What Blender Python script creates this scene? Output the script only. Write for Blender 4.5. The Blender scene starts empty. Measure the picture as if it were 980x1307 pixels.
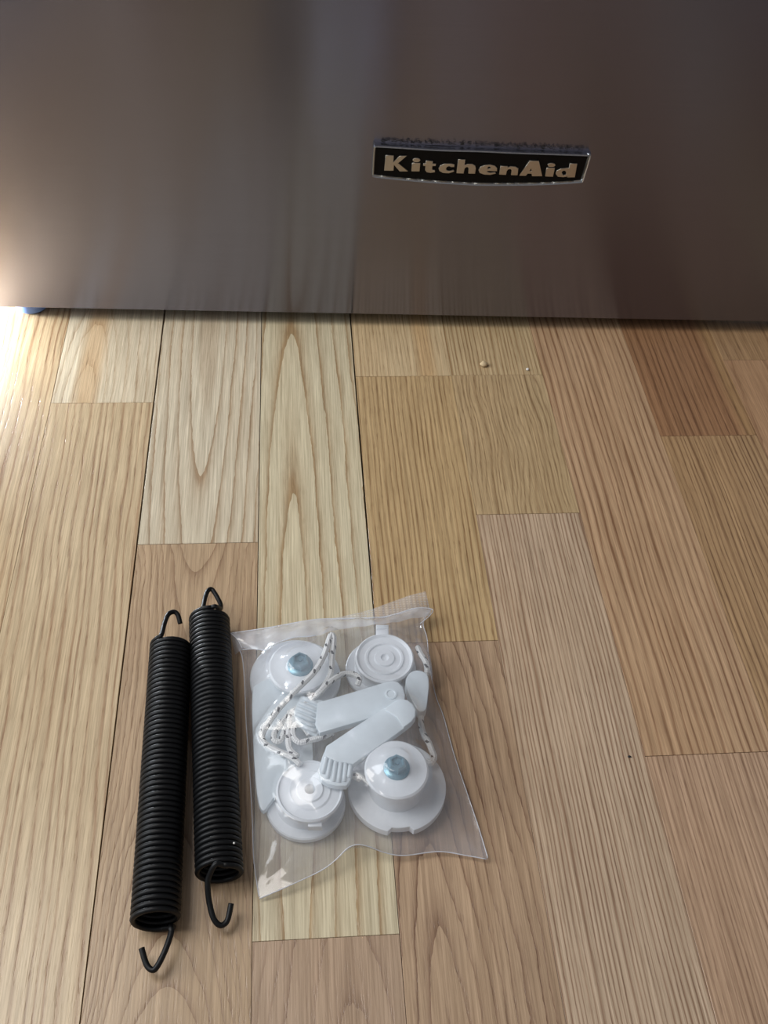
import bpy, bmesh, math, random
import numpy as np
from mathutils import Vector, Matrix, noise as mnoise

random.seed(7)
SC = bpy.context.scene
COL = SC.collection

# ------------------------------------------------------------------ camera
CAM_H = 0.454
FPX, CX, CY = 1300.0, 490.0, 653.5
def _n(v):
    v = np.array(v, float); return v / np.linalg.norm(v)
Y_C = _n([352 - CX, -790 - CY, FPX])              # plank direction seen by the camera
ca = -0.018
X_C = _n([1, ca, -(Y_C[0] + ca * Y_C[1]) / Y_C[2]])
Z_C = np.cross(X_C, Y_C)
RW = np.array([X_C, Y_C, Z_C])                    # camera -> world rows
cam = bpy.data.cameras.new('camera')
cam_o = bpy.data.objects.new('camera', cam); COL.objects.link(cam_o)
cam.sensor_fit = 'HORIZONTAL'; cam.sensor_width = 36.0
cam.lens = 36.0 * FPX / 980.0
cam.clip_start = 0.01; cam.clip_end = 50
m = Matrix.Identity(4)
for i in range(3):
    m[i][0] = RW[i][0]; m[i][1] = -RW[i][1]; m[i][2] = -RW[i][2]
m[0][3], m[1][3], m[2][3] = 0, 0, CAM_H
cam_o.matrix_world = m
SC.camera = cam_o

# ------------------------------------------------------------------ light and exposure
SC.view_settings.view_transform = 'Standard'
SC.view_settings.look = 'None'
SC.view_settings.gamma = 1.0
SC.view_settings.use_curve_mapping = False
SC.view_settings.exposure = 0.0
w = bpy.data.worlds.new('world'); SC.world = w; w.use_nodes = True
bg = w.node_tree.nodes['Background']
bg.inputs[0].default_value = (0.92, 0.95, 1.0, 1); bg.inputs[1].default_value = 0.22

def area(name, loc, target, sx, sy, power, col):
    l = bpy.data.lights.new(name, 'AREA'); l.shape = 'RECTANGLE'; l.size = sx; l.size_y = sy
    l.energy = power; l.color = col
    o = bpy.data.objects.new(name, l); COL.objects.link(o)
    o.location = loc
    d = Vector(target) - Vector(loc)
    o.rotation_euler = d.to_track_quat('-Z', 'Y').to_euler()
    return o
area('window_daylight', (-1.5, 0.30, 0.95), (0, 0.30, 0), 1.0, 1.0, 22, (0.90, 0.95, 1.0))
area('side_fill', (-0.50, 0.40, 1.05), (0.02, 0.36, 0), 0.45, 0.45, 5.6, (1.0, 0.95, 0.90))  # added fill light with no real source, brightens the far left floor

# ------------------------------------------------------------------ helpers
def ray(px, py):
    r = np.array([px - CX, py - CY, FPX]); return RW @ r
def W(px, py, z=0.0):
    d = ray(px, py); t = (z - CAM_H) / d[2]
    return Vector((d[0] * t, d[1] * t, z))
def thing(name, label=None, cat=None, group=None, loc=(0, 0, 0)):
    o = bpy.data.objects.new(name, None); COL.objects.link(o)
    o.empty_display_size = 0.02; o.location = loc
    tag(o, label, cat, group); return o
def tag(o, label=None, cat=None, group=None, kind=None):
    if label: o['label'] = label
    if cat: o['category'] = cat
    if group: o['group'] = group
    if kind: o['kind'] = kind
    return o
def link(name, me, mat=None, parent=None, smooth=True):
    if mat and not me.materials: me.materials.append(mat)
    if smooth:
        me.polygons.foreach_set('use_smooth', [True] * len(me.polygons))
    o = bpy.data.objects.new(name, me); COL.objects.link(o)
    if parent:
        o.parent = parent
        o.matrix_parent_inverse = Matrix.Translation(parent.location).inverted()
    return o
def from_bm(name, bm, mat=None, parent=None, smooth=False, angle=None):
    me = bpy.data.meshes.new(name)
    bmesh.ops.recalc_face_normals(bm, faces=bm.faces)
    if angle is not None:
        smooth = True
        for e in bm.edges:
            if len(e.link_faces) == 2 and e.calc_face_angle(0) > angle: e.smooth = False
    bm.to_mesh(me); bm.free()
    return link(name, me, mat, parent, smooth)
def spline(pts, n=8, closed=False):
    P = [Vector(p) for p in pts]; out = []
    N = len(P)
    for i in range(N if closed else N - 1):
        g = (lambda k: P[k % N]) if closed else (lambda k: P[min(max(k, 0), N - 1)])
        p0, p1, p2, p3 = g(i - 1), g(i), g(i + 1), g(i + 2)
        for j in range(n):
            t = j / n
            out.append(0.5 * ((2 * p1) + (p2 - p0) * t + (2 * p0 - 5 * p1 + 4 * p2 - p3) * t * t
                              + (3 * p1 - p0 - 3 * p2 + p3) * t ** 3))
    if not closed: out.append(P[-1])
    return out
def tube_bm(bm, path, r, sides=10, closed=False, cap=True, uv=True):
    uvl = bm.loops.layers.uv.verify() if uv else None
    N = len(path); rings = []; L = 0; Ls = []
    nrm = None
    for i, p in enumerate(path):
        a = path[i - 1] if (i > 0 or closed) else path[i]
        b = path[(i + 1) % N] if (i < N - 1 or closed) else path[i]
        t = (b - a)
        if t.length < 1e-12: t = Vector((0, 1, 0))
        t.normalize()
        if nrm is None:
            nrm = t.orthogonal().normalized()
        else:
            nrm = (nrm - t * nrm.dot(t))
            nrm = nrm.normalized() if nrm.length > 1e-9 else t.orthogonal().normalized()
        bt = t.cross(nrm)
        rr = r(i / (N - 1)) if callable(r) else r
        rings.append([bm.verts.new(p + (nrm * math.cos(2 * math.pi * k / sides) + bt * math.sin(2 * math.pi * k / sides)) * rr) for k in range(sides)])
        if i > 0: L += (p - path[i - 1]).length
        Ls.append(L)
    for i in range(N if closed else N - 1):
        j = (i + 1) % N
        for k in range(sides):
            k2 = (k + 1) % sides
            f = bm.faces.new((rings[i][k], rings[i][k2], rings[j][k2], rings[j][k]))
            if uv:
                va, vb = k / sides, (k + 1) / sides
                for lp, c in zip(f.loops, ((Ls[i], va), (Ls[i], vb), (Ls[j] if j else L, vb), (Ls[j] if j else L, va))):
                    lp[uvl].uv = c
    if cap and not closed:
        bm.faces.new(list(reversed(rings[0]))); bm.faces.new(rings[-1])
def tube(name, path, r, mat, parent=None, sides=10, closed=False):
    bm = bmesh.new(); tube_bm(bm, path, r, sides, closed)
    return from_bm(name, bm, mat, parent, smooth=True)
def lathe_bm(bm, prof, c, seg=64, a0=0.0):
    """prof: (radius, z) pairs, closed to the axis at the ends when radius is 0"""
    c = Vector(c); rings = []
    for r, z in prof:
        if r <= 1e-7: rings.append([bm.verts.new(c + Vector((0, 0, z)))])
        else: rings.append([bm.verts.new(c + Vector((r * math.cos(a0 + 2 * math.pi * k / seg), r * math.sin(a0 + 2 * math.pi * k / seg), z))) for k in range(seg)])
    for A, B in zip(rings[:-1], rings[1:]):
        for k in range(seg):
            k2 = (k + 1) % seg
            if len(A) == 1 and len(B) == 1: continue
            if len(A) == 1: bm.faces.new((A[0], B[k], B[k2]))
            elif len(B) == 1: bm.faces.new((A[k], A[k2], B[0]))
            else: bm.faces.new((A[k], A[k2], B[k2], B[k]))
def lathe(name, prof, c, mat, parent=None, seg=64, angle=0.6):
    bm = bmesh.new(); lathe_bm(bm, prof, c, seg)
    return from_bm(name, bm, mat, parent, angle=angle)
def prism_bm(bm, pts, z0, z1, bev=0.0, segs=2):
    sub = bmesh.new()
    vs = [sub.verts.new((p[0], p[1], z0)) for p in pts]
    f = sub.faces.new(vs)
    r = bmesh.ops.extrude_face_region(sub, geom=[f])
    for v in r['geom']:
        if isinstance(v, bmesh.types.BMVert): v.co.z = z1
    bmesh.ops.recalc_face_normals(sub, faces=sub.faces)
    if bev:
        es = [e for e in sub.edges if abs(e.verts[0].co.z - e.verts[1].co.z) < 1e-9 and e.verts[0].co.z > (z0 + z1) / 2]
        bmesh.ops.bevel(sub, geom=es, offset=bev, segments=segs, affect='EDGES', profile=0.5)
    me = bpy.data.meshes.new('tmp'); sub.to_mesh(me); sub.free()
    bm.from_mesh(me); bpy.data.meshes.remove(me)
def prism(name, pts, z0, z1, mat, parent=None, bev=0.0005, angle=0.7):
    bm = bmesh.new(); prism_bm(bm, pts, z0, z1, bev)
    return from_bm(name, bm, mat, parent, angle=angle)
def box_bm(bm, x0, x1, y0, y1, z0, z1, mtx=None):
    vs = [bm.verts.new((x, y, z)) for z in (z0, z1) for y in (y0, y1) for x in (x0, x1)]
    if mtx is not None:
        for v in vs: v.co = mtx @ v.co
    for a in ((0, 1, 3, 2), (4, 6, 7, 5), (0, 4, 5, 1), (1, 5, 7, 3), (3, 7, 6, 2), (2, 6, 4, 0)):
        bm.faces.new([vs[i] for i in a])

# ------------------------------------------------------------------ materials
def s2l(c):
    return tuple(((x / 255) / 12.92 if x / 255 <= 0.04045 else ((x / 255 + 0.055) / 1.055) ** 2.4) for x in c) + (1.0,)
class NT:
    def __init__(s, name):
        s.m = bpy.data.materials.new(name); s.m.use_nodes = True
        s.t = s.m.node_tree; s.b = s.t.nodes['Principled BSDF']; s.out = s.t.nodes['Material Output']
    def n(s, typ, **kw):
        x = s.t.nodes.new(typ)
        for k, v in kw.items():
            if k.startswith('i_'):
                key = k[2:]; key = int(key) if key.isdigit() else key.replace('_', ' ')
                x.inputs[key].default_value = v
            else: setattr(x, k, v)
        return x
    def l(s, a, b): s.t.links.new(a, b)
    def math(s, op, a, b=None, c=None, clamp=False):
        x = s.t.nodes.new('ShaderNodeMath'); x.operation = op; x.use_clamp = clamp
        for i, v in enumerate((a, b, c)):
            if v is None: continue
            if isinstance(v, (int, float)): x.inputs[i].default_value = v
            else: s.l(v, x.inputs[i])
        return x.outputs[0]
    def comb(s, x, y, z=0.0):
        c = s.t.nodes.new('ShaderNodeCombineXYZ')
        for i, v in enumerate((x, y, z)):
            if isinstance(v, (int, float)): c.inputs[i].default_value = v
            else: s.l(v, c.inputs[i])
        return c.outputs[0]
    def noise(s, vec, scale=1.0, detail=2.0, rough=0.5):
        x = s.n('ShaderNodeTexNoise'); x.inputs['Scale'].default_value = scale
        x.inputs['Detail'].default_value = detail; x.inputs['Roughness'].default_value = rough
        s.l(vec, x.inputs['Vector']); return x.outputs['Fac']
    def ramp(s, fac, stops):
        r = s.n('ShaderNodeValToRGB'); e = r.color_ramp.elements
        while len(e) < len(stops): e.new(0.5)
        for k, (p, c) in zip(e, stops):
            k.position = p; k.color = c if len(c) == 4 else tuple(c) + (1,)
        s.l(fac, r.inputs[0]); return r.outputs[0]
    def mix(s, f, a, b, mode='MIX'):
        x = s.n('ShaderNodeMix'); x.data_type = 'RGBA'; x.blend_type = mode
        for i, v in ((0, f), (6, a), (7, b)):
            if isinstance(v, (int, float, tuple)): x.inputs[i].default_value = v
            else: s.l(v, x.inputs[i])
        return x.outputs[2]

def simple(name, col, rough=0.5, metal=0.0, **kw):
    t = NT(name); b = t.b
    b.inputs['Roughness'].default_value = rough; b.inputs['Metallic'].default_value = metal
    tc = t.n('ShaderNodeTexCoord')
    nz = t.noise(tc.outputs['Object'], kw.pop('nscale', 300.0), 3)
    amp = kw.pop('amp', 0.06)
    c = s2l(col); d = tuple(x * (1 - amp) for x in c[:3]) + (1,)
    t.l(t.mix(nz, d, c), b.inputs['Base Color'])
    for k, v in kw.items(): b.inputs[k].default_value = v
    return t

def wood(name, light, dark, mode='straight', x0=0.0, y0=0.0, k=0.12, freq=230.0, tilt=0.0, seed=0.0,
         line=0.75, warp=0.0016, band=None, pore=0.45, wav=0.0, r0=0.0, un=2.2):
    """ash or oak: rings of early and late wood cut by the plank, pores and fibres along Y"""
    t = NT(name); tc = t.n('ShaderNodeTexCoord')
    sp = t.n('ShaderNodeSeparateXYZ'); t.l(tc.outputs['Object'], sp.inputs[0])
    X, Y = sp.outputs[0], sp.outputs[1]
    n1 = t.noise(t.comb(t.math('MULTIPLY', X, 28.0), t.math('MULTIPLY', Y, 9.0), seed), 1.0, 2)
    n2 = t.noise(t.comb(t.math('MULTIPLY', X, 160.0), t.math('MULTIPLY', Y, 38.0), seed + 3), 1.0, 2)
    wv = t.math('ADD', t.math('MULTIPLY', t.math('SUBTRACT', n1, 0.5), warp * 4), t.math('MULTIPLY', t.math('SUBTRACT', n2, 0.5), warp * (0.6 if mode == 'straight' else 1.1)))
    n3 = t.noise(t.comb(t.math('MULTIPLY', X, 420.0), t.math('MULTIPLY', Y, 150.0), seed + 6), 1.0, 2)
    wv = t.math('ADD', wv, t.math('MULTIPLY', t.math('SUBTRACT', n3, 0.5), 0.00028 if mode == 'straight' else 0.0013))
    xx = t.math('ADD', X, wv)
    if wav:
        xx = t.math('ADD', xx, t.math('MULTIPLY', t.math('SINE', t.math('MULTIPLY', Y, 42.0)), wav))
    if mode == 'straight':
        r = t.math('ADD', xx, t.math('MULTIPLY', Y, tilt))
        r = t.math('SUBTRACT', r, x0)
    elif mode == 'saddle':
        dx = t.math('SUBTRACT', xx, x0); dy = t.math('MULTIPLY', t.math('SUBTRACT', Y, y0), k)
        r = t.math('MULTIPLY', t.math('SUBTRACT', t.math('MULTIPLY', dx, dx), t.math('MULTIPLY', dy, dy)), 30.0)
    else:
        dx = t.math('SUBTRACT', xx, t.math('ADD', x0, t.math('MULTIPLY', t.math('SUBTRACT', Y, y0), tilt)))
        jag = t.noise(t.comb(t.math('MULTIPLY', X, 260.0), seed, 0.0), 1.0, 1)
        dy = t.math('MULTIPLY', t.math('SUBTRACT', t.math('ADD', Y, t.math('MULTIPLY', jag, 0.012)), y0), k)
        pw = lambda q: t.math('POWER', t.math('ABSOLUTE', q), 1.75)
        r = t.math('POWER', t.math('ADD', pw(dx), pw(dy)), 1 / 1.75)
        if r0: r = t.math('MAXIMUM', t.math('SUBTRACT', r, r0), 0.0)
    uneven = t.noise(t.comb(t.math('MULTIPLY', r, freq * 0.35), seed + 9, 0), 1.0, 1)
    ph = t.math('ADD', t.math('MULTIPLY', r, freq), t.math('MULTIPLY', uneven, un))
    fr = t.math('FRACT', ph)
    ln = t.ramp(fr, [(0.0, (1, 1, 1)), (0.05, (0.85, 0.85, 0.85)), (0.16, (0.42, 0.42, 0.42)), (0.40, (0.14, 0.14, 0.14)), (0.72, (0, 0, 0)), (0.95, (0.10, 0.10, 0.10))] if mode != 'straight' else [(0.0, (0.75, 0.75, 0.75)), (0.14, (0.2, 0.2, 0.2)), (0.45, (0, 0, 0)), (0.74, (0.22, 0.22, 0.22)), (0.92, (1, 1, 1)), (1.0, (0.9, 0.9, 0.9))])
    # fibres and pores
    fib = t.noise(t.comb(t.math('MULTIPLY', X, 1500.0), t.math('MULTIPLY', Y, 26.0), seed), 1.0, 3, 0.6)
    po = t.noise(t.comb(t.math('MULTIPLY', X, 1100.0), t.math('MULTIPLY', Y, 95.0), seed + 5), 1.0, 2, 0.6)
    po = t.ramp(po, [(0.54, (0, 0, 0)), (0.66, (1, 1, 1))])
    pband = t.math('MULTIPLY', po, t.math('ADD', t.math('MULTIPLY', ln, 0.8), 0.2))
    blot = t.noise(t.comb(t.math('MULTIPLY', X, 30.0), t.math('MULTIPLY', Y, 7.0), seed + 7), 1.0, 3)
    lc, dc = [tuple(x * y for x, y in zip(s2l(q)[:3], (1.0, 1.05, 1.13))) + (1,) for q in (light, dark)]
    vary = t.noise(t.comb(t.math('MULTIPLY', X, 70.0), t.math('MULTIPLY', Y, 14.0), seed + 11), 1.0, 2)
    lstr = t.math('MULTIPLY', ln, t.math('MULTIPLY', t.math('MULTIPLY_ADD', vary, 1.7, 0.08), line), clamp=True)
    c = t.mix(lstr, lc, dc)
    c = t.mix(t.math('MULTIPLY', t.math('SUBTRACT', blot, 0.30), 0.55, clamp=True), c, tuple(x * y for x, y in zip(lc[:3], (0.86, 0.74, 0.60))) + (1,))
    if band:   # sapwood or heart band with its own colour: (x centre, half width, slope, colour)
        bx, bw, bs, bc = band
        q = t.math('ABSOLUTE', t.math('SUBTRACT', xx, t.math('ADD', t.math('MULTIPLY', Y, bs), bx)))
        q = t.math('SUBTRACT', 1.0, t.math('SMOOTHSTEP', q, bw * 0.75, bw * 1.15) if False else t.math('MULTIPLY', t.math('SUBTRACT', q, bw * 0.5), 1.0 / (bw * 0.9), clamp=True))
        c = t.mix(t.math('MULTIPLY', q, 0.6), c, s2l(bc), 'MIX')
        c = t.mix(t.math('MULTIPLY', lstr, t.math('MULTIPLY', q, 0.6)), c, dc)
    f2 = t.ramp(fib, [(0.28, (0.68, 0.65, 0.61)), (0.72, (1.12, 1.12, 1.12))])
    c = t.mix(1.0, c, f2, 'MULTIPLY')
    fb2 = t.noise(t.comb(t.math('MULTIPLY', X, 420.0), t.math('MULTIPLY', Y, 9.0), seed + 2), 1.0, 3, 0.6)
    c = t.mix(1.0, c, t.ramp(fb2, [(0.3, (0.86, 0.84, 0.82)), (0.7, (1.06, 1.06, 1.06))]), 'MULTIPLY')
    pc = tuple(x * y for x, y in zip(dc[:3], (0.62, 0.55, 0.48))) + (1,)
    c = t.mix(t.math('MULTIPLY', pband, pore), c, pc)
    t.l(c, t.b.inputs['Base Color'])
    t.b.inputs['Roughness'].default_value = 0.36
    t.b.inputs['Coat Weight'].default_value = 0.18
    t.b.inputs['Coat Roughness'].default_value = 0.22
    h = t.math('SUBTRACT', t.math('MULTIPLY', fib, 0.25), t.math('ADD', t.math('MULTIPLY', pband, 0.8), t.math('MULTIPLY', ln, 0.35)))
    bp = t.n('ShaderNodeBump'); bp.inputs['Strength'].default_value = 0.35; bp.inputs['Distance'].default_value = 0.00025
    t.l(h, bp.inputs['Height']); t.l(bp.outputs[0], t.b.inputs['Normal'])
    t.l(bp.outputs[0], t.b.inputs['Coat Normal'])
    return t.m

def steel():
    t = NT('brushed_steel'); tc = t.n('ShaderNodeTexCoord')
    sp = t.n('ShaderNodeSeparateXYZ'); t.l(tc.outputs['Object'], sp.inputs[0])
    br = t.noise(t.comb(t.math('MULTIPLY', sp.outputs[0], 18.0), t.math('MULTIPLY', sp.outputs[1], 18.0), t.math('MULTIPLY', sp.outputs[2], 3500.0)), 1.0, 3)
    t.l(t.mix(br, s2l((123, 124, 138)), s2l((133, 134, 149))), t.b.inputs['Base Color'])
    t.b.inputs['Metallic'].default_value = 1.0
    t.b.inputs['Roughness'].default_value = 0.235
    t.b.inputs['Anisotropic'].default_value = 1.0; t.b.inputs['Anisotropic Rotation'].default_value = 0.25
    tg = t.n('ShaderNodeTangent'); tg.direction_type = 'RADIAL'; tg.axis = 'Z'
    t.l(tg.outputs[0], t.b.inputs['Tangent'])
    bp = t.n('ShaderNodeBump'); bp.inputs['Strength'].default_value = 0.03; bp.inputs['Distance'].default_value = 0.0001
    t.l(br, bp.inputs['Height']); t.l(bp.outputs[0], t.b.inputs['Normal'])
    return t.m
def film_mat(name, haze, emboss=False):
    t = NT(name); t.t.nodes.remove(t.b)
    tr = t.n('ShaderNodeBsdfTransparent'); tr.inputs[0].default_value = (0.97, 0.97, 0.98, 1)
    df = t.n('ShaderNodeBsdfDiffuse'); df.inputs[0].default_value = (0.86, 0.88, 0.93, 1)
    tl = t.n('ShaderNodeBsdfTranslucent'); tl.inputs[0].default_value = (0.86, 0.88, 0.93, 1)
    dm = t.n('ShaderNodeMixShader'); dm.inputs[0].default_value = 0.4
    t.l(df.outputs[0], dm.inputs[1]); t.l(tl.outputs[0], dm.inputs[2])
    gl = t.n('ShaderNodeBsdfGlossy'); gl.inputs['Roughness'].default_value = 0.12
    tc = t.n('ShaderNodeTexCoord')
    nz = t.noise(tc.outputs['Object'], 120.0, 3)
    bp = t.n('ShaderNodeBump'); bp.inputs['Strength'].default_value = 0.3; bp.inputs['Distance'].default_value = 0.0005
    hz = t.math('MULTIPLY', t.math('ADD', nz, 0.5), haze)
    if emboss:
        w1 = t.n('ShaderNodeTexWave'); w1.inputs['Scale'].default_value = 160.0; w1.bands_direction = 'X'
        w2 = t.n('ShaderNodeTexWave'); w2.inputs['Scale'].default_value = 160.0; w2.bands_direction = 'Y'
        t.l(tc.outputs['Object'], w1.inputs['Vector']); t.l(tc.outputs['Object'], w2.inputs['Vector'])
        pat = t.math('MULTIPLY', w1.outputs['Fac'], w2.outputs['Fac'])
        t.l(pat, bp.inputs['Height'])
        hz = t.math('ADD', hz, t.math('MULTIPLY', pat, 0.18))
    else:
        t.l(nz, bp.inputs['Height'])
    t.l(bp.outputs[0], gl.inputs['Normal'])
    fr = t.n('ShaderNodeFresnel'); geo = t.n('ShaderNodeNewGeometry')
    # a thin sheet reflects alike from both sides
    t.l(t.math('SUBTRACT', 1.48, t.math('MULTIPLY', geo.outputs['Backfacing'], 1.48 - 1 / 1.48)), fr.inputs['IOR'])
    t.l(bp.outputs[0], fr.inputs['Normal'])
    m1 = t.n('ShaderNodeMixShader'); t.l(hz, m1.inputs[0]); t.l(tr.outputs[0], m1.inputs[1]); t.l(dm.outputs[0], m1.inputs[2])
    m2 = t.n('ShaderNodeMixShader'); t.l(t.math('MULTIPLY', fr.outputs[0], 1.3, clamp=True), m2.inputs[0]); t.l(m1.outputs[0], m2.inputs[1]); t.l(gl.outputs[0], m2.inputs[2])
    t.l(m2.outputs[0], t.out.inputs[0])
    return t.m
def cord_mat():
    t = NT('flecked_cord'); uv = t.n('ShaderNodeUVMap')
    sp = t.n('ShaderNodeSeparateXYZ'); t.l(uv.outputs[0], sp.inputs[0])
    U, V = sp.outputs[0], sp.outputs[1]
    # braid: two families of helical strands
    a = t.math('SINE', t.math('MULTIPLY', t.math('ADD', t.math('MULTIPLY', U, 520.0), t.math('MULTIPLY', V, 3.0)), 2 * math.pi))
    b = t.math('SINE', t.math('MULTIPLY', t.math('SUBTRACT', t.math('MULTIPLY', U, 520.0), t.math('MULTIPLY', V, 3.0)), 2 * math.pi))
    br = t.math('MULTIPLY', a, b)
    # black tracer yarns
    def tracer(off, sgn):
        ang = t.math('FRACT', t.math('ADD', t.math('MULTIPLY', U, 62.0 * sgn), t.math('ADD', V, off)))
        near = t.math('LESS_THAN', t.math('ABSOLUTE', t.math('SUBTRACT', ang, 0.5)), 0.075)
        on = t.math('LESS_THAN', t.math('FRACT', t.math('ADD', t.math('MULTIPLY', U, 170.0), off * 1.3)), 0.34)
        return t.math('MULTIPLY', near, on)
    tr = t.math('MAXIMUM', tracer(0.0, 1), tracer(0.42, 1))
    c = t.mix(t.math('MULTIPLY', t.math('ADD', br, 1.0), 0.5), s2l((205, 207, 205)), s2l((244, 245, 243)))
    c = t.mix(tr, c, s2l((22, 23, 30)))
    t.l(c, t.b.inputs['Base Color']); t.b.inputs['Roughness'].default_value = 0.6
    bp = t.n('ShaderNodeBump'); bp.inputs['Strength'].default_value = 0.7; bp.inputs['Distance'].default_value = 0.0003
    t.l(br, bp.inputs['Height']); t.l(bp.outputs[0], t.b.inputs['Normal'])
    return t.m

M = {}
M['steel'] = steel()
M['gap'] = simple('subfloor_dark', (40, 32, 26), 0.9).m
M['badge_black'] = simple('badge_black', (6, 6, 7), 0.45, **{'Specular IOR Level': 0.15}).m
M['chrome'] = simple('badge_chrome', (205, 208, 210), 0.16, 1.0).m
M['letter'] = simple('badge_letter', (196, 190, 178), 0.30, 1.0, amp=0.15, nscale=900).m
M['black_wire'] = simple('black_phosphate_wire', (13, 14, 16), 0.46, 0.0, amp=0.3, nscale=900, **{'Specular IOR Level': 0.28}).m
M['nylon'] = simple('white_nylon', (226, 231, 235), 0.36, 0.0, amp=0.03).m
M['nylon2'] = simple('white_nylon_arm', (216, 226, 231), 0.34, 0.0, amp=0.03).m
M['zinc'] = simple('blue_zinc', (128, 168, 184), 0.30, 0.6, amp=0.12, nscale=1500).m
M['film'] = film_mat('clear_film', 0.20)
M['film_back'] = film_mat('clear_film_back', 0.09)
M['seal'] = film_mat('clear_film_seal', 0.30, True)
M['hem'] = film_mat('clear_film_hem', 0.44)
M['edge'] = film_mat('film_edge_highlight', 0.8)
M['cord'] = cord_mat()
M['chip'] = simple('wood_chip', (214, 190, 150), 0.7, amp=0.3).m
M['crumb'] = simple('white_crumb', (238, 236, 230), 0.6).m
M['foot'] = simple('pale_blue_foot', (120, 152, 214), 0.35).m
M['foot_zinc'] = simple('foot_stem', (150, 140, 124), 0.4, 0.8).m
M['plastic_dark'] = simple('dark_plastic', (28, 28, 30), 0.45).m
M['tub'] = simple('grey_tub', (96, 98, 100), 0.5).m
M['dust'] = simple('dark_lint', (34, 31, 30), 0.95).m

# ------------------------------------------------------------------ floor
def sx(px, py): return W(px, py).x
SEAM = [sx(90, 400), sx(155, 860), sx(331, 600), sx(461, 580), sx(608, 658), sx(740, 654.5), sx(875, 645), sx(900, 410)]
pit = SEAM[5] - SEAM[4]
S0 = SEAM[0]
cols = [S0 - 3 * pit, S0 - 2 * pit, S0 - pit] + SEAM + [SEAM[-1] + pit * k for k in range(1, 6)]
def gap(i):                       # i = index into cols (seam)
    wide, ylim = {4: (0.00095, W(155, 860).y), 5: (0.00045, W(330, 800).y), 6: (0.00095, W(478, 800).y)}.get(i, (0.00012, 0))
    def g(y):                     # the open joints close up towards the near end of the floor
        t = min(max((y - (ylim - .03)) / .06, 0), 1); return 0.00014 + (wide - 0.00014) * t
    return g
def jy(px, py): return W(px, py).y
Y0, Y1 = -0.9, 1.05
floor = bpy.data.meshes.new('floor')
bm = bmesh.new(); box_bm(bm, cols[0] - 0.02, cols[-1] + 0.02, Y0 - 0.02, Y1 + 0.02, -0.030, -0.0085)
floor = from_bm('floor', bm, M['gap']); tag(floor, 'light ash and oak strip plank floor under everything', None, kind='structure')

def plank(x0, x1, y0, y1, mat, gl, gr, ge=0.00022, drop=0.0):
    c = 0.00012; top = -drop
    y0 += ge / 2; y1 -= ge / 2
    L = [(x0 + gl(y) / 2, y) for y in (y1, .40 * y0 + .60 * y1, .7 * y0 + .3 * y1, y0) ]
    Rr = [(x1 - gr(y) / 2, y) for y in (y0, .7 * y0 + .3 * y1, .40 * y0 + .60 * y1, y1)]
    loop = L + Rr; n = len(loop); h = n // 2
    inn = [(x + (c if i < h else -c), y + (-c if i in (0, n - 1) else c if i in (h - 1, h) else 0)) for i, (x, y) in enumerate(loop)]
    v = [(x, y, -0.0085) for x, y in loop] + [(x, y, top - c) for x, y in loop] + [(x, y, top) for x, y in inn]
    f = [tuple(range(n - 1, -1, -1)), tuple(range(2 * n, 3 * n))]
    for a in range(n):
        b = (a + 1) % n
        f += [(a, b, n + b, n + a), (n + a, n + b, 2 * n + b, 2 * n + a)]
    me = bpy.data.meshes.new('plank'); me.from_pydata(v, [], f)
    return link('plank', me, mat, floor, smooth=False)

PALE = ((216, 200, 170), (168, 136, 100))
TAN = ((206, 174, 128), (150, 110, 72))
OAK = ((204, 168, 118), (150, 112, 70))
PINK = ((198, 160, 124), (146, 106, 76))
RED = ((172, 122, 82), (118, 76, 48))
BRN = ((188, 152, 114), (126, 90, 62))
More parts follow.
